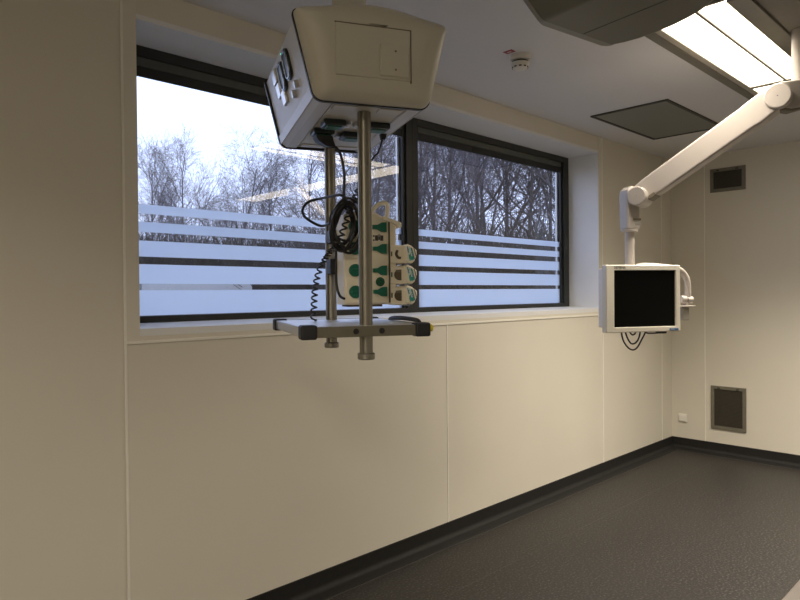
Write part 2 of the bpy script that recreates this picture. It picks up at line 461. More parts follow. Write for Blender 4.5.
t.part('rocker', box(-.016, -.010, -.030, .030, .266, .319, bev=.003), 'socket_white')
t.part('label_strip', box(-.0135, -.010, -.036, .036, .2575, .2635, bev=.001), 'cap')

# ------------------------------------------------------------------ ceiling supply pendant beside the window
PX, PY, PR = -4.98166, -1.16973, -math.radians(25.494)
t = Thing('ceiling_pendant', 'beige medical supply unit on two grey poles hanging before the window', 'ceiling pendant', PX, PY, 1.312, PR)
BL = .654
outline = [(.181, 2.106), (-.181, 2.106), (-.245, 2.366), (-.04, 2.401), (.045, 2.401), (.245, 2.366)]
def inset_poly(poly, d):
    n = len(poly); A = sum(poly[i][0]*poly[(i+1) % n][1]-poly[(i+1) % n][0]*poly[i][1] for i in range(n)); s = 1 if A > 0 else -1
    out = []
    for i in range(n):
        p = Vector(poly[i]); e0 = (p-Vector(poly[i-1])).normalized(); e1 = (Vector(poly[(i+1) % n])-p).normalized()
        n0 = Vector((-e0.y, e0.x))*s; n1 = Vector((-e1.y, e1.x))*s
        q = p+(n0+n1)*(d/(1+n0.dot(n1))); out.append((q.x, q.y))
    return out
RAD = [.030, .030, .018, .038, .038, .018]
flat_out = round_poly([(.181, 2.106), (-.181, 2.106), (-.245, 2.366), (.245, 2.366)], [.03, .03, .018, .018], 7)
# body: extruded profile, bottom corners broken by a chamfered ledge
prof = [(.120, 2.112), (.123, 2.106), (.160, 2.106), (.178, 2.118), (.186, 2.146), (.1865, 2.150), (.236, 2.355), (.225, 2.375),
        (-.225, 2.375), (-.236, 2.355), (-.1865, 2.150), (-.186, 2.146), (-.178, 2.118), (-.160, 2.106), (-.123, 2.106), (-.120, 2.112)]
body = t.part('head_body', add_prism(BM(), prof, 'y', .004, BL-.004), 'body_grey', label='light grey metal body', sharp=20)
for s in (-1, 1):
    # ledge strip along the lower edge of each side
    b = BM(); add_loft(b, [[(s*.1785, y, 2.1185), (s*.1865, y, 2.147), (s*.192, y, 2.1455), (s*.1835, y, 2.1165)] for y in (.010, BL-.010)])
    t.part('side_ledge', b, 'white_metal', body)
t.part('bottom_panel', box(-.118, .118, .03, BL-.03, 2.1085, 2.113), 'body_plate', body)
for v0, v1, u0, u1 in ((.030, .075, -.112, -.036), (.030, .075, .036, .112), (.575, .62, -.112, -.030), (.575, .62, .030, .112)):
    t.part('blanking_plate', box(u0, u1, v0, v1, 2.105, 2.1085, bev=.001), 'cap', body)
def cap(v, sgn, nm):
    loops = []
    for d, dv in ((0, 0), (-.002, .020), (-.008, .038), (-.020, .053), (-.036, .062), (-.056, .067), (-.075, .069)):
        o = round_poly(inset_poly(outline, -d), [r+(-d)*.35 if r < .05 else max(.008, r-(-d)*.8) for r in RAD], 7)
        loops.append([(p[0], v+sgn*dv, p[1]) for p in o])
    return t.part(nm, add_loft(BM(), loops), 'cap', sharp=60)
c1 = cap(-.006, -1, 'end_cap'); c2 = cap(BL+.006, 1, 'end_cap')
for v in (-.006, BL-.006):
    g = round_poly(outline, [.030, .030, .018, .038, .038, .018], 7)
    t.part('gasket', add_prism(BM(), offset_poly(g, .0035), 'y', v, v+.012), 'black')
# hatch panel in the front cap: shadow gap above and at the right, plate with two screws
VF = -.075
pa = t.part('access_panel', box(-.131, .100, VF-.004, VF+.008, 2.165, 2.316, bev=.002), 'cap', c1)
b = BM()
add_box(b, -.133, .1030, VF-.0012, VF+.006, 2.316, 2.3200); add_box(b, .100, .1040, VF-.0012, VF+.006, 2.160, 2.3200)
t.part('panel_gap', b, 'cap_dark', c1)
pl = t.part('cover_plate', box(.002, .094, VF-.012, VF-.004, 2.172, 2.266, bev=.004), 'cap', c1)
for w in (2.247, 2.192):
    t.part('screw', disc_y((.050, w), .0032, VF-.0132, VF-.010, 12), 'cap_dark', c1)

# left side outlets, mounted on the slanting side face
sl = math.atan2(.245-.181, 2.366-2.106)
def side_M(v, w):
    u = -.1865-(w-2.150)*(.236-.1865)/(2.355-2.150)
    return Matrix.Translation((u, v, w)) @ Matrix.Rotation(-math.atan2(.0495, .205), 4, 'Y')
def gas_outlet(v, w, hgt, wid, m):
    M = side_M(v, w)
    b = BM(); add_prism(b, round_poly([(-wid, -hgt), (wid, -hgt), (wid, hgt), (-wid, hgt)], wid*.8, 5), 'x', -.009, .002); bmesh.ops.transform(b, matrix=M, verts=b.verts[:])
    o = t.part('side_outlet', b, m, body)
    b = BM()
    P_ = [Vector((-.010, a, c)) for a, c in round_poly([(-wid*.8, -hgt*.85), (wid*.8, -hgt*.85), (wid*.8, hgt*.85), (-wid*.8, hgt*.85)], wid*.6, 4)]
    add_tube(b, P_+[P_[0]], .0035, 6, False); bmesh.ops.transform(b, matrix=M, verts=b.verts[:])
    bmesh.ops.translate(b, verts=b.verts[:], vec=(0, 0, -t.z0)); build('outlet_rim', b, 'socket_rim', body)
    return o
gas_outlet(.225, 2.285, .048, .040, 'socket_dark'); gas_outlet(.335, 2.280, .048, .040, 'socket_dark')
for v, w in ((.455, 2.315), (.435, 2.262), (.375, 2.222)):
    M = side_M(v, w); b = box(-.011, .002, -.030, .030, -.024, .024, bev=.004); bmesh.ops.transform(b, matrix=M, verts=b.verts[:])
    t.part('side_outlet', b, 'silver', body)
for v, w in ((.165, 2.205), (.225, 2.190)):
    b = BM(); add_lathe(b, [(.010, -.004), (.013, 0), (.013, .012), (.006, .014)], n=16, M=side_M(v, w) @ Matrix.Rotation(-PI/2, 4, 'Y'))
    t.part('earth_pin', b, 'silver', body)
b = BM(); add_lathe(b, [(.0024, 0), (.0024, .012), (.001, .013)], n=10, M=side_M(.250, 2.328) @ Matrix.Rotation(-PI/2, 4, 'Y'))
t.part('indicator_lamp', b, 'led', body)
# underside sockets: black bezels with green inserts, pairs of earth pins between
for v, u in ((.225, -.070), (.35, -.080), (.375, .030), (.225, .085)):
    s = t.part('power_socket', box(u-.038, u+.038, v-.036, v+.036, 2.088, 2.109, bev=.006), 'socket_dark', body)
    bb = box(u-.026, u+.026, v-.024, v+.024, 2.084, 2.089, bev=.003); t.part('socket_insert', bb, 'green_dark', body)
for v, u in ((.225, -.005), (.395, -.030)):
    for du in (-.014, .014):
        for dv in (-.012, .012):
            t.part('earth_pin', add_lathe(BM(), [(.008, 2.109), (.009, 2.098), (.005, 2.094), (.003, 2.094)], c=(u+du, v+dv, 0), n=12), 'silver', body)
# ceiling column
t.part('column', add_lathe(BM(), [(.03, 2.37), (.066, 2.372), (.066, 2.425), (.060, 2.430), (.060, H-.03), (.085, H-.025), (.085, H), (.03, H)], c=(.004, .28, 0), n=40), 'cap')
# poles with four long grooves
def pole(v, zt):
    n = 64; r = .0215; P_ = []
    for k in range(n):
        a = 2*PI*k/n; q = r-(.0045 if (k+8) % 16 in (0, 1, 2) else 0); P_.append((q*math.cos(a), v+q*math.sin(a)))
    p = t.part('pole', add_prism(BM(), P_, 'z', 1.316, zt), 'pole_metal', sharp=40)
    t.part('pole_collar', add_lathe(BM(), [(.02, 1.312), (.026, 1.312), (.0285, 1.315), (.0285, 1.330), (.026, 1.333), (.0215, 1.333)], c=(0, v, 0), n=32), 'pole_metal', p)
pole(.090, 2.110); pole(.590, 2.110)
# shelf between the poles
SV0, SV1 = .046, .660
sh = t.part('shelf', box(-.196, .190, SV0+.016, SV1-.016, 1.406, 1.4225, bev=.001), 'steel')
for nm, a in (('front_rail', (-.19, .185, SV0, SV0+.018, 1.388, 1.4215)), ('rear_rail', (-.19, .185, SV1-.018, SV1, 1.388, 1.4235)),
              ('side_rail', (-.213, -.196, SV0+.02, SV1-.02, 1.390, 1.4225)), ('side_rail', (.190, .207, SV0+.02, SV1-.02, 1.390, 1.4225))):
    t.part(nm, box(*a, bev=.002), 'rail_metal' if nm != 'side_rail' else 'silver', sh)
for u in (-1, 1):
    for v in (SV0+.018, SV1-.018):
        uc = -.195 if u < 0 else .180
        t.part('corner_block', box(uc-.026, uc+.026, v-.026, v+.026, 1.383, 1.4285, bev=.007, seg=3), 'rubber', sh)
for u in (-.045, .040):
    t.part('rail_screw', disc_y((u, 1.406), .0095, SV0-.004, SV0+.002, 18, .002), 'black', sh)
t.part('grip', add_tube(BM(), spline([(.199, .13, 1.424), (.199, .16, 1.432), (.199, .30, 1.434), (.199, .42, 1.430), (.199, .45, 1.424)], 5), .008, 8), 'rubber', sh)
t.part('release_button', add_lathe(BM(), [(.004, 0), (.012, .001), (.012, .010), (.006, .014)], n=18, M=Matrix.Translation((.2055, SV0+.012, 1.410)) @ Matrix.Rotation(PI/2, 4, 'Y')), 'yellow', sh, label='yellow button')

# ------------------------------------------------------------------ pump docking tower on the rear pole
t = Thing('docking_station', 'tall beige docking tower with green knobs hung on the rear pole', 'docking station', PX, PY, 1.474, PR)
V0, V1 = .380, .505
side = [(.002, 1.484), (.204, 1.484), (.204, 1.790), (.160, 1.806), (.125, 1.826), (.026, 1.828), (.002, 1.812)]
tb = t.part('tower_body', add_loft(BM(), [[(p[0]+(-d if p[0] > .1 else d), v, p[1]-(d if p[1] > 1.6 else -d)) for p in side] for v, d in ((V0, .006), (V0+.006, 0), (V1-.006, 0), (V1, .006))]), 'pump_beige')
t.part('front_panel', box(.008, .160, V0-.006, V0, 1.490, 1.800, bev=.002), 'pump_beige', tb)
t.part('side_strip', box(.172, .178, V0-.004, V0+.002, 1.490, 1.792, bev=.001), 'pump_recess', tb)
b = BM(); add_loft(b, [[(.150, v, 1.812), (.186, v, 1.801), (.221, v, 1.788), (.221, v, 1.772), (.206, v, 1.776), (.186, v, 1.788), (.150, v, 1.798)] for v in (V0-.012, V1)])
t.part('top_lip', b, 'pump_trim', tb)
t.part('foot_strip', box(.02, .150, V0+.01, V1-.01, 1.476, 1.484, bev=.002), 'pump_recess', tb)
t.part('handle', add_tube(BM(), spline([(.120, .44, 1.812), (.128, .44, 1.835), (.146, .44, 1.859), (.172, .44, 1.871), (.188, .44, 1.864), (.188, .44, 1.835), (.182, .44, 1.79)], 6), .0085, 12), 'pump_trim')
for w in (1.770, 1.690, 1.610, 1.531):
    k = t.part('round_knob', disc_y((.040, w), .023, V0-.022, V0-.004, 28, .004), 'green', tb, label='round green knob')
    b = BM(); add_loft(b, [[(.108, v, w-.007), (.126, v, w-.008), (.142, v, w-.017), (.160, v, w-.018), (.160, v, w+.018), (.142, v, w+.017), (.126, v, w+.008), (.108, v, w+.007)] for v in (V0-.020, V0-.004)])
    t.part('clamp_knob', b, 'green', tb, label='flared green knob')
    t.part('knob_grip', box(.024, .056, V0-.030, V0-.020, w-.005, w+.005, bev=.003), 'green', tb)
e = t.part('emblem', disc_y((.137, 1.568), .017, V0-.009, V0-.005, 24, .001), 'emblem', tb)
t.part('emblem_ring', add_tube(BM(), [(.137+.011*math.cos(2*PI*k/20), V0-.010, 1.568+.011*math.sin(2*PI*k/20)) for k in range(21)], .0010, 5, False), 'green', tb)
t.part('emblem_mark', box(.132, .142, V0-.0100, V0-.009, 1.565, 1.571, bev=.0003), 'green', tb)
lab = t.part('label_plate', box(.112, .154, V0-.0075, V0-.005, 1.715, 1.744, bev=.001), 'pump_trim', tb)
b = BM()
for u, w, du, dw in ((.124, 1.730, .006, .010), (.144, 1.730, .006, .010), (.134, 1.741, .004, .002), (.113, 1.737, .003, .003), (.113, 1.722, .003, .003), (.134, 1.730, .003, .007)):
    add_box(b, u-du, u+du, V0-.0088, V0-.0075, w-dw, w+dw)
t.part('label_print', b, 'ink', tb)
t.part('pole_clamp', box(-.022, .055, V1, .5680, 1.60, 1.66, bev=.006), 'rubber')
t.part('pole_clamp', box(-.022, .055, V1, .5680, 1.72, 1.77, bev=.006), 'rubber')

names = ['uppermost of the three small beige infusion pumps on the docking tower',
         'middle one of the three small beige infusion pumps on the docking tower',
         'lowest of the three small beige infusion pumps on the docking tower']
for i in range(3):
    w0 = 1.635-.0775*i
    t = Thing('infusion_pump', names[i], 'infusion pump', PX, PY, w0, PR, 'infusion pumps on the docking tower')
    pv0, pv1 = .390, .500
    bd = t.part('pump_body', box(.2045, .246, pv0, pv1, w0, w0+.072, bev=.005), 'pump_beige')
    t.part('pump_front', box(.178, .2455, pv0-.016, pv0-.0135+.013, w0+.002, w0+.068, bev=.004), 'pump_beige', bd)
    D = [(.222, w0+.022)]+[(.208+.020*math.cos(a), w0+.040+.020*math.sin(a)) for a in [PI*1.32-k*PI*.66/1*.1*1.0 for k in range(0, 1)]]
    D = [(.220, w0+.016)]+[(.212-.020*math.sin(a), w0+.036-.020*math.cos(a)) for a in [PI*k/12 for k in range(13)]]+[(.220, w0+.056)]
    if i == 0:
        t.part('lever_recess', add_prism(BM(), D, 'y', pv0-.0185, pv0-.015), 'pump_trim', bd)
        t.part('lever', add_tube(BM(), spline([(.204, pv0-.020, w0+.050), (.199, pv0-.022, w0+.036), (.206, pv0-.022, w0+.024), (.216, pv0-.020, w0+.022)], 5), .005, 8), 'pump_recess', bd)
    else:
        t.part('lever_recess', add_prism(BM(), D, 'y', pv0-.0185, pv0-.015), 'pump_recess', bd)
        t.part('lever', box(.197, .219, pv0-.021, pv0-.018, w0+.046, w0+.055, bev=.001), 'cap_dark', bd)
    t.part('side_button', box(.180, .185, pv0-.018, pv0-.015, w0+.028, w0+.046, bev=.001), 'green' if i == 1 else 'pump_recess', bd)
    hd = [(.233, w0+.068), (.242, w0+.074), (.260, w0+.069), (.285, w0+.053), (.286, w0+.036), (.274, w0+.010), (.262, w0+.002), (.246, w0+.004), (.236, w0+.010)]
    ho = round_poly(hd, .0025, 3)
    b = BM(); add_loft(b, [[(p[0], v+(p[0]-.232)*.35, p[1]) for p in offset_poly(ho, d)] for v, d in ((pv0-.030, -.004), (pv0-.026, 0), (pv1-.02, 0), (pv1-.015, -.004))])
    h = t.part('pump_head', b, 'pump_trim')
    sc = [(.2385, w0+.066), (.262, w0+.060), (.275, w0+.018), (.252, w0+.010)]
    b = BM(); add_loft(b, [[(p[0], v+(p[0]-.232)*.35, p[1]) for p in round_poly(sc, .003, 3)] for v in (pv0-.0325, pv0-.029)])
    t.part('display', b, 'display', h, label='teal and white display')
    b = BM(); add_loft(b, [[(p[0], v+(p[0]-.232)*.35, p[1]) for p in [(.270, w0+.060), (.2745, w0+.056), (.2825, w0+.030), (.279, w0+.030)]] for v in (pv0-.0318, pv0-.029)])
    t.part('key_strip', b, 'cap_dark', h)
    t.part('drip_clip', box(.234, .256, pv0-.010, pv0+.02, w0-.0025, w0+.0035, bev=.001), 'socket_rim', bd)

# ------------------------------------------------------------------ cords of the pendant
b = BM()
# plug, drop, wide loop, wound bundle and tail into the tower
add_loft(b, [[(u0, v0, w), (u1, v0, w), (u1, v1, w), (u0, v1, w)] for u0, u1, v0, v1, w in ((-.110, -.050, .322, .378, 2.083), (-.100, -.045, .326, .374, 2.066), (-.070, -.035, .338, .362, 2.050))])
path = [(-.050, .35, 2.054), (-.030, .35, 2.048), (-.011, .352, 2.015), (-.002, .352, 1.954), (-.003, .350, 1.882), (.004, .350, 1.845)]
loop = [(.000, .350, 1.853), (-.016, .352, 1.880), (-.060, .50, 1.886), (-.100, .52, 1.876), (-.122, .52, 1.850), (-.120, .52, 1.826), (-.098, .51, 1.803), (-.054, .50, 1.783), (-.030, .40, 1.790)]
add_tube(b, spline(path, 7), .0052, 8)
add_tube(b, spline(loop, 7), .0052, 8)
rnd = random.Random(3)
for k in range(8):
    cx = -.002+rnd.uniform(-.014, .012); cz = 1.762+rnd.uniform(-.022, .020); a = .044+rnd.uniform(-.014, .012); c = .088+rnd.uniform(-.026, .018); tl = rnd.uniform(-.1, .75)
    pts = []
    for q in range(12):
        th = 2*PI*q/12
        x = a*math.cos(th); z = c*math.sin(th)
        pts.append((cx+x*math.cos(tl)+z*math.sin(tl)*.55, .335+.013*math.sin(th*2+k)+rnd.uniform(-.006, .006), cz+z*math.cos(tl)-x*math.sin(tl)))
    add_tube(b, spline(pts, 4, True), .0048, 7, False)
for k in range(5):       # strands drawn together on the left of the bundle
    o = rnd.uniform(-.012, .012)
    add_tube(b, spline([(.020+o, .335+o*.5, 1.852), (-.012+o, .333, 1.838+o*.3), (-.036+o, .335-o*.4, 1.795), (-.050+o*.6, .336, 1.740), (-.040+o, .338, 1.700)], 5), .005, 7)
add_tube(b, spline([(-.040, .336, 1.735), (-.036, .345, 1.68), (-.0345, .355, 1.62), (-.031, .362, 1.556), (-.018, .372, 1.518), (.003, .384, 1.506)], 6), .0048, 8)
b.verts.ensure_lookup_table()
single('power_cord', b, 'cable', 'thick black cord hung in a wound bundle over the docking tower', 'cord', PX, PY, 1.50, PR)
b = BM()
base = spline([(.112, .345, 2.028), (.085, .36, 1.985), (.066, .37, 1.925), (.045, .375, 1.880), (.016, .322, 1.835), (-.004, .300, 1.791), (-.032, .310, 1.72), (-.044, .50, 1.655), (-.062, .54, 1.60), (-.084, .50, 1.53), (-.100, .45, 1.4235)], 40)
L_ = 0.; pts = []
for i, p in enumerate(base):
    if i: L_ += (p-base[i-1]).length
    f = min(1, max(0, (L_-.09)/.05)); ph = L_/.026*2*PI
    pts.append(p+Vector((math.cos(ph), math.sin(ph), .25*math.sin(ph)))*.0105*f)
add_tube(b, [(.140, .335, 2.094), (.131, .335, 2.062), (.121, .34, 2.036)]+pts, .0034, 6)
add_loft(b, [[(u0, v0, w), (u1, v0, w), (u1, v1, w), (u0, v1, w)] for u0, u1, v0, v1, w in ((.130, .152, .324, .346, 2.1055), (.133, .148, .327, .343, 2.085))])
single('spiral_cord', b, 'cable', 'thin black spiral cord running from the unit down to the shelf', 'cord', PX, PY, 1.4185, PR)

# ------------------------------------------------------------------ second ceiling unit, dark, near the camera
QX, QY, QR = -4.704, -1.726, -math.radians(8.6)
t = Thing('ceiling_pendant', 'dark underside of a rounded supply unit hanging near, cut by the top edge', 'ceiling pendant', QX, QY, 2.24, QR)
def unit(v, r, l):      # cross-section: left flank flares, right flank bulges in plan
    raw = [(r, 2.240), (r+.018, 2.275), (r+.024, 2.36), (r+.02, 2.46), (r-.02, 2.52), (l+.03, 2.52), (l-.105, 2.46), (l-.112, 2.36), (l-.090, 2.305), (l, 2.240)]
    return [(p[0], v, p[1]) for p in round_poly(raw, [.012, .012, .03, .03, .02, .02, .03, .02, .03, .012], 5)]
def mid(k, d): return k+d
SEC = [(.000, .150), (-.030, .163), (-.072, .172), (-.120, .174), (-.180, .168), (-.230, .156), (-.270, .142), (-.310, .118), (-.345, .090), (-.38, .058)]
hb = t.part('head_body', add_loft(BM(), [unit(v, r, -.150) for v, r in SEC[:-1]]+[unit(-.39, .03, -.148), unit(-.42, -.02, -.14)]), 'cap_shaded', sharp=30)
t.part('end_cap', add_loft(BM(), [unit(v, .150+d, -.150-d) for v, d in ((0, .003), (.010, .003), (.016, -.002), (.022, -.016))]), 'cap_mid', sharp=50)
t.part('seam', box(.008, .011, -.385, -.004, 2.2394, 2.245), 'black', hb)
t.part('column', add_lathe(BM(), [(.03, 2.50), (.060, 2.50), (.060, H-.03), (.085, H-.025), (.085, H), (.03, H)], c=(-.02, -.18, 0), n=36), 'cap')

# ------------------------------------------------------------------ monitor on its spring arm
LJ = Vector((-2.879, -1.009, 2.047)); UJ = Vector((-2.790, -1.692, 2.466)); TB = Vector((-2.704, -1.774, 0)); DT = Vector((-2.903, -.989, 0))
t = Thing('monitor_mount', 'white jointed ceiling arm sloping down to the monitor', 'monitor arm', TB.x, TB.y, 1.66)
off = Vector((TB.x, TB.y, 0))
def AP(nm, bm, m, parent=None, label=None, **k):
    bmesh.ops.translate(bm, verts=bm.verts[:], vec=-off); return t.part(nm, bm, m, parent, label, **k)
AP('ceiling_tube', add_lathe(BM(), [(.030, 2.53), (.0405, 2.53), (.0405, H-.006), (.046, H-.005), (.046, H), (.030, H)], c=(TB.x, TB.y, 0), n=32), 'white_metal')
hd = (UJ-LJ); hh = Vector((hd.x, hd.y, 0)).normalized(); sd = Vector((-hh.y, hh.x, 0))   # sd: horizontal, across the arm
if sd.x > 0: sd = -sd
ax = hd.normalized(); nz = ax.cross(sd); nz = nz if nz.z > 0 else -nz
def arm_pt(s, a, n): return LJ+ax*s+sd*a+nz*n
LEN = hd.length
def arm_loop(s, wd, top, bot, r):
    return [arm_pt(s, p[0], p[1]) for p in round_poly([(-wd, bot), (wd, bot), (wd, top), (-wd, top)], r, 4)]
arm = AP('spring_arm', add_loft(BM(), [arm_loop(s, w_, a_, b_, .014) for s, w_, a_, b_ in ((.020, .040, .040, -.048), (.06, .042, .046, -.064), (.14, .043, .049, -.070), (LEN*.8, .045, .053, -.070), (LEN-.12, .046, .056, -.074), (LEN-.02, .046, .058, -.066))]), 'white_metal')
def cross_disc(c, r, a0, a1, n=40):
    return add_loft(BM(), [[c+sd*a+ax*(q*math.cos(2*PI*k/n))+nz*(q*math.sin(2*PI*k/n)) for k in range(n)] for q, a in ((r-.006, a0-.0), (r, a0+.004 if a0 < a1 else a0-.004), (r, a1))])
d1 = AP('joint_disc', cross_disc(LJ+ax*.026-nz*.024, .052, .084, -.050), 'white_metal')
AP('disc_screw', cross_disc(LJ+ax*.026-nz*.024, .006, .0852, .080, 12), 'ink', d1)
d2 = AP('joint_disc', cross_disc(UJ+ax*.004-nz*.012, .060, .058, -.056), 'white_metal')
AP('disc_screw', cross_disc(UJ+ax*.004-nz*.012, .007, .0592, .050, 12), 'ink', d2)
# dark window under the lower end of the arm
AP('stop_window', add_loft(BM(), [arm_loop(s, .045, -.050, -.070, .003) for s in (.060, .105)]), 'cap_dark', arm, 'dark slot')
# knuckle from the upper joint to the ceiling tube
kd = Vector((TB.x-UJ.x, TB.y-UJ.y, 0)); kn = kd.normalized(); ks = Vector((-kn.y, kn.x, 0))
def kloop(s, wd, z0, z1): return [UJ+kn*s+ks*p[0]+Vector((0, 0, p[1])) for p in round_poly([(-wd, z0), (wd, z0), (wd, z1), (-wd, z1)], .014, 4)]
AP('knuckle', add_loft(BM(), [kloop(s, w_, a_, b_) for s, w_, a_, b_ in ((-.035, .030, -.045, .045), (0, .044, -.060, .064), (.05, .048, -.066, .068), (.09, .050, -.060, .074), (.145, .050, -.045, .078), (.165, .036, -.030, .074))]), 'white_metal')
AP('knuckle_cover', add_loft(BM(), [kloop(s, .034, a_, -.045) for s, a_ in ((-.02, -.068), (.06, -.078), (.12, -.062))]), 'cap_dark')
# lower housing: upright block with cut corner, rings and slot
hc = Vector((DT.x, DT.y, 0)); r_ = Vector((.8737, -.4865, 0)); a_ = Vector((.4865, .8737, 0))
def hl(z, x0, x1, y): return [hc+r_*p[0]+a_*p[1]+Vector((0, 0, z)) for p in round_poly([(x0, -y), (x1, -y), (x1, y), (x0, y)], .016, 4)]
AP('drop_housing', add_loft(BM(), [hl(1.868, -.036, .036, .038), hl(1.872, -.040, .040, .042), hl(2.050, -.042, .040, .042), hl(2.080, -.038, .040, .042), hl(2.101, -.016, .036, .040)]), 'white_metal')
AP('housing_ring', add_lathe(BM(), [(.02, 1.852), (.042, 1.852), (.046, 1.856), (.046, 1.868), (.030, 1.870)], c=(DT.x, DT.y, 0), n=32), 'white_metal')
b = box(-.006, .043, -.0445, 0, 1.914, 1.926, bev=.002); bmesh.ops.transform(b, matrix=Matrix.Translation(hc) @ Matrix.Rotation(-math.radians(29.11), 4, 'Z'), verts=b.verts[:])
AP('brake_slot', b, 'cap_dark', label='dark slot')
b = box(.004, .043, -.0440, 0, 1.889, 1.904, bev=.002); bmesh.ops.transform(b, matrix=Matrix.Translation(hc) @ Matrix.Rotation(-math.radians(29.11), 4, 'Z'), verts=b.verts[:])
AP('type_plate', b, 'silver')
AP('drop_tube', add_tube(BM(), [(DT.x, DT.y, 1.6535), (DT.x, DT.y, 1.856)], .0255, 24), 'white_metal')

MX, MY, MR = -2.93062, -1.08960, -math.radians(29.11)
t = Thing('monitor', 'white flat medical monitor with black screen on the ceiling arm', 'monitor', MX, MY, 1.302, MR)
zc = 1.4845; U0, U1, Z0, Z1 = -.242, .222, 1.303, 1.666
b = BM()
so = (-.190, .190, 1.333, 1.635)
def rect(u0, u1, z0, z1, v, r=.006): return [(p[0], v, p[1]) for p in round_poly([(u0, z0), (u1, z0), (u1, z1), (u0, z1)], r, 3)]
add_loft(b, [rect(*so, .012, .002), rect(so[0]-.004, so[1]+.004, so[2]-.004, so[3]+.004, -.003, .003), rect(U0+.004, U1-.004, Z0+.004, Z1-.004, -.003), rect(U0, U1, Z0, Z1, .001), rect(U0, U1, Z0, Z1, .036)], caps=False)
bz = t.part('bezel', b, 'bezel')
t.part('screen', box(so[0]-.003, so[1]+.003, .006, .012, so[2]-.003, so[3]+.003), 'screen')
b = BM(); add_loft(b, [rect(-.239, .219, 1.306, 1.663, .030), rect(-.239, .219, 1.306, 1.663, .040), rect(-.236, .216, 1.330, 1.648, .042), rect(-.236, .216, 1.330, 1.648, .080, .01), rect(-.232, .212, 1.334, 1.644, .086, .01), rect(-.15, .13, 1.38, 1.6535, .100, .02), rect(-.14, .12, 1.39, 1.6535, .135, .02)])
hs = t.part('housing', b, 'housing')
Mt = Matrix.Translation((-.160, -.0032, 1.6505)) @ Matrix.Rotation(PI/2, 4, 'X')
t.part('lettering', text_bm('SIEMENS', .019, Mt), 'ink', bz)
bg = t.part('badge', box(.150, .206, -.0048, -.003, 1.309, 1.3195, bev=.0005), 'badge_blue', bz, label='blue badge')
b = BM()
for k in range(4): add_box(b, .156+k*.007, .160+k*.007, -.0054, -.0048, 1.3125, 1.316)
t.part('badge_print', b, 'badge_white', bz)
t.part('port_block', box(.125, .170, .045, .085, 1.288, 1.330, bev=.003), 'black', hs)
hn = t.part('support_tube', add_tube(BM(), spline([(.020, .105, 1.660), (.07, .095, 1.666), (.154, .085, 1.661), (.235, .08, 1.652), (.290, .08, 1.638), (.326, .08, 1.600), (.337, .08, 1.550), (.336, .08, 1.482)], 7), .0170, 16), 'white_metal', label='bent white tube')
t.part('swivel', add_tube(BM(), [(.285, .08, 1.477), (.318, .08, 1.474)], .023, 20), 'white_metal', hn)
t.part('swivel_gap', add_tube(BM(), [(.318, .08, 1.474), (.326, .08, 1.4735)], .018, 20), 'black', hn)
t.part('swivel', add_tube(BM(), [(.326, .08, 1.4735), (.360, .08, 1.472)], .021, 20), 'white_metal', hn)
t.part('tube_foot', add_tube(BM(), [(.322, .08, 1.476), (.322, .08, 1.442)], .015, 16), 'white_metal', hn)
t.part('mount_plate', box(.205, .366, .05, .11, 1.431, 1.441, bev=.003), 'white_metal', hn)
t.part('handle_block', box(.290, .332, .062, .098, 1.358, 1.431, bev=.004), 'cap_grey', hn)
b = BM()
for pts in ([(-.098, .075, 1.336), (-.094, .078, 1.285), (-.079, .08, 1.245), (-.050, .082, 1.212), (-.022, .08, 1.200), (.004, .08, 1.212), (.030, .08, 1.250), (.055, .075, 1.300), (.058, .072, 1.336)],
            [(-.085, .07, 1.336), (-.070, .07, 1.280), (-.045, .07, 1.240), (-.020, .07, 1.236), (.002, .07, 1.255), (.015, .07, 1.290), (.02, .07, 1.336)],
            [(-.060, .068, 1.336), (-.050, .068, 1.300), (-.030, .07, 1.284), (-.012, .068, 1.300), (-.008, .068, 1.336)],
            [(.02, .07, 1.336), (.05, .065, 1.296), (.09, .065, 1.290), (.14, .062, 1.292)]):
    add_tube(b, spline(pts, 6), .0045, 7)
t.part('cable', b, 'cable', label='black cable loops')

# ------------------------------------------------------------------ trolley whose corner shows at the lower right
TX, TY = -4.55, -2.53
t = Thing('trolley', 'pale trolley top whose edge shows at the lower right', 'trolley', TX, TY, 0)
t.part('trolley_top', box(-.62, .62, -.267, .267, .865, .90, bev=.006), 'trolley')
t.part('lower_shelf', box(-.60, .60, -.25, .25, .24, .262, bev=.004), 'trolley')
for sx in (-1, 1):
    for sy in (-1, 1):
        lg = t.part('leg', add_tube(BM(), [(sx*.585, sy*.232, .09), (sx*.585, sy*.232, .865)], .014, 14), 'silver')
        b = BM(); add_lathe(b, [(.012, -.012), (.043, -.012), (.045, -.008), (.045, .008), (.043, .012), (.012, .012)], n=24, M=Matrix.Translation((sx*.585, sy*.232, .045)) @ Matrix.Rotation(PI/2, 4, 'X'))
        t.part('caster', b, 'rubber', lg)
        t.part('caster_fork', box(sx*.585-.012, sx*.585+.012, sy*.232-.020, sy*.232+.020, .088, .096, bev=.002), 'silver', lg)

# ------------------------------------------------------------------ outside
GZ = -.4
struct('ground', box(-30, 60, .6, 75, GZ-.2, GZ), 'earth')

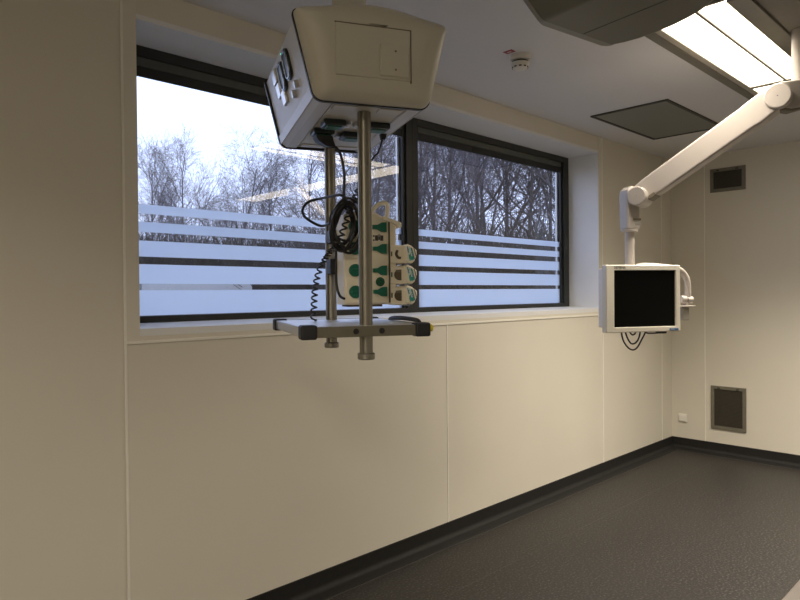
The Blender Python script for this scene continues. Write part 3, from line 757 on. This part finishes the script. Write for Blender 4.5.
def add_stick(bm, pts, rr, n):
    add_tube(bm, pts, rr, n, False)
def tree_meshes(seed, height, spread, dens=1., girth=.013):
    R = random.Random(seed); tr = BM(); tw = BM()
    def rv(s): return Vector((R.gauss(0, s), R.gauss(0, s), R.gauss(0, s)))
    def grow(p, d, L, r, lev):
        n = (8, 6, 4, 3, 2)[lev]; pts = [p.copy()]; rr = [r]; q = p.copy(); dd = d.normalized(); dirs = [dd.copy()]
        for i in range(n):
            dd = (dd+rv((.05, .12, .16, .18, .2)[lev])+Vector((0, 0, (.02, .06, .05, .03, .01)[lev]))).normalized()
            q = q+dd*(L/n); pts.append(q.copy()); rr.append(max(.004, r*(1-.72*(i+1)/n))); dirs.append(dd.copy())
        add_stick(tr if lev < 2 else tw, pts, rr, (7, 5, 3, 3, 3)[lev])
        if lev == 4: return
        k = int((17, 9, 6, 4)[lev]*dens+.5)
        for j in range(k):
            f = (.22+.78*(j+R.random())/k) if lev == 0 else (.15+.85*(j+R.random())/k)
            i = min(n-1, int(f*n)); fr = f*n-i
            b0 = pts[i].lerp(pts[i+1], fr); rb = rr[i]*(1-fr)+rr[i+1]*fr
            a = R.random()*2*PI; u, w = frame_axes(dirs[i]); ang = math.radians(R.uniform(28, 58))*spread
            nd = dirs[i]*math.cos(ang)+(u*math.cos(a)+w*math.sin(a))*math.sin(ang)
            ln = L*((.55*(1.08-.62*f)), (.58*(1.05-.5*f)), .55, .6)[lev]*R.uniform(.75, 1.2)
            grow(b0, nd, ln, min(rb*.62, (.07, .03, .013, .008)[lev]), lev+1)
    grow(Vector((0, 0, 0)), Vector((R.uniform(-.05, .05), R.uniform(-.05, .05), 1)), height, height*girth, 0)
    out = []
    for bm, nm, m in ((tr, 'trunk', 'bark'), (tw, 'branches', 'twig')):
        me = bpy.data.meshes.new(nm); bm.to_mesh(me); bm.free(); me.materials.append(MATS[m]); out.append(me)
    return out
VAR = [tree_meshes(11, 9.0, .9, 1.0, .0105), tree_meshes(23, 10.0, .78, .9, .0095), tree_meshes(37, 9.5, .95, 1.0, .010), tree_meshes(53, 10.5, .8, .9, .009), tree_meshes(71, 9.0, .85, .9, .0095)]
def tree(x, y, k, s, rz, label, group):
    e = bpy.data.objects.new('bare_tree', None); COL.objects.link(e); e.location = (x, y, GZ); e.rotation_euler.z = rz; e.scale = (s, s, s); tag(e, label, 'tree', group)
    for me in VAR[k]:
        o = bpy.data.objects.new(me.name, me); COL.objects.link(o); o.parent = e
CAM = Vector((-6.32259929, -2.65583557, 1.52431662))
def polar(az, dist):   # compass bearing from the window wall's normal, and distance from the standpoint
    a = math.radians(az); return CAM.x+math.sin(a)*dist, CAM.y+math.cos(a)*dist
LEFT = 'bare trees standing apart beyond the left window'
RIGHT = 'bare trees of the dense belt beyond the windows'
for az, d, k, s, rz, lab in ((23.3, 40, 0, 1.02, .3, 'bare tree beyond the left window, nearest the left jamb'),
                             (26.2, 43, 3, .96, 1.1, 'bare tree beyond the left window, second from the left jamb'),
                             (29.4, 40, 2, 1.02, 2.0, 'taller bare tree beyond the left window, third from the left jamb'),
                             (33.2, 38, 0, .92, 4.4, 'open bare tree beyond the left window, just left of the supply unit')):
    x, y = polar(az, d); tree(x, y, k, s, rz, lab, LEFT)
rt = random.Random(5)
for i, (az, d, k, s) in enumerate(((36.6, 35, 4, 1.0), (38.6, 32, 1, 1.0), (40.8, 33, 0, 1.05), (42.9, 29, 3, 1.0), (45.2, 32, 1, 1.2), (47.4, 28, 4, 1.2),
                                   (49.5, 31, 3, 1.2), (51.5, 27, 1, 1.15), (53.6, 30, 0, 1.3), (55.6, 26, 3, 1.1), (57.5, 29, 4, 1.3), (60.0, 26, 1, 1.2), (62.5, 28, 2, 1.25), (46.3, 40, 0, 1.45), (52.6, 39, 2, 1.5), (58.2, 38, 3, 1.4))):
    x, y = polar(az, d); tree(x, y, k, s, rt.random()*6.3, 'bare tree in the dense dark belt beyond the windows', RIGHT)
for i in range(15):
    az = 21+i*2.95+rt.uniform(-.6, .6); x, y = polar(az, (33 if az < 36 else 25)+rt.uniform(-1.5, 1.5))
    tree(x, y, (1, 3, 4)[i % 3], rt.uniform(.44, .58), rt.random()*6.3, 'young bare tree low in the thicket beyond the windows', 'young bare trees in the thicket')
# thicket under the trees
b = BM(); R = random.Random(9)
for i in range(30000):
    az = R.uniform(17, 66); d = R.uniform(26, 34) if az < 36 else R.uniform(19, 26)
    x, y = polar(az, d); hgt = (1.3+2.5*R.random())*(1.12 if az < 36 else 1.)
    p = Vector((x, y, GZ)); pts = [p]; dd = Vector((R.gauss(0, .35), R.gauss(0, .35), 1)).normalized()
    for k in range(3):
        dd = (dd+Vector((R.gauss(0, .3), R.gauss(0, .3), R.gauss(0, .15)))).normalized(); p = p+dd*hgt*.42; pts.append(p)
    add_tube(b, pts, [.022, .018, .014, .006], 3, False)
u = build('undergrowth', b, 'undergrowth'); u['kind'] = 'stuff'; u['label'] = 'dark bare thicket growing under the trees beyond the windows'; u['category'] = 'undergrowth'
# long low wall seen between the frosted stripes of the left window
x, y = polar(26.2, 19)
t = Thing('garden_wall', 'long low pale wall seen between the frosted stripes of the left window', 'garden wall', x, y, GZ, -math.radians(26.2))
t.part('wall_body', box(-1.2, 1.75, -.12, .12, GZ, 1.98, bev=.02), 'masonry')
t.part('end_pier', box(-2.4, -1.2, -.16, .16, GZ, 2.02, bev=.02), 'masonry_grey')

# ------------------------------------------------------------------ sky, camera, view
w = bpy.data.worlds.new('overcast'); scene.world = w; w.use_nodes = True
bg = w.node_tree.nodes['Background']; bg.inputs['Color'].default_value = (.74, .85, 1.2, 1); bg.inputs['Strength'].default_value = 1.7

cd = bpy.data.cameras.new('camera'); cam = bpy.data.objects.new('camera', cd); COL.objects.link(cam)
cd.sensor_fit = 'HORIZONTAL'; cd.sensor_width = 36; cd.lens = 36*645.2108725/800; cd.clip_start = .05; cd.clip_end = 300
Rr = (7.14463041e-01, -6.99613723e-01, -9.12151879e-03); Uu = (1.37430147e-02, 9.98012556e-04, 9.99905062e-01); Ff = (6.99538200e-01, 7.14520568e-01, -1.03278448e-02)
M = Matrix.Identity(4)
for i in range(3): M[i][0] = Rr[i]; M[i][1] = Uu[i]; M[i][2] = -Ff[i]; M[i][3] = CAM[i]
cam.matrix_world = M
scene.camera = cam
vs = scene.view_settings
vs.view_transform = 'Standard'; vs.look = 'None'; vs.gamma = 1; vs.use_curve_mapping = False; vs.exposure = 0.
scene.cycles.max_bounces = 10; scene.cycles.diffuse_bounces = 5; scene.cycles.transparent_max_bounces = 16
scene.cycles.use_denoising = True
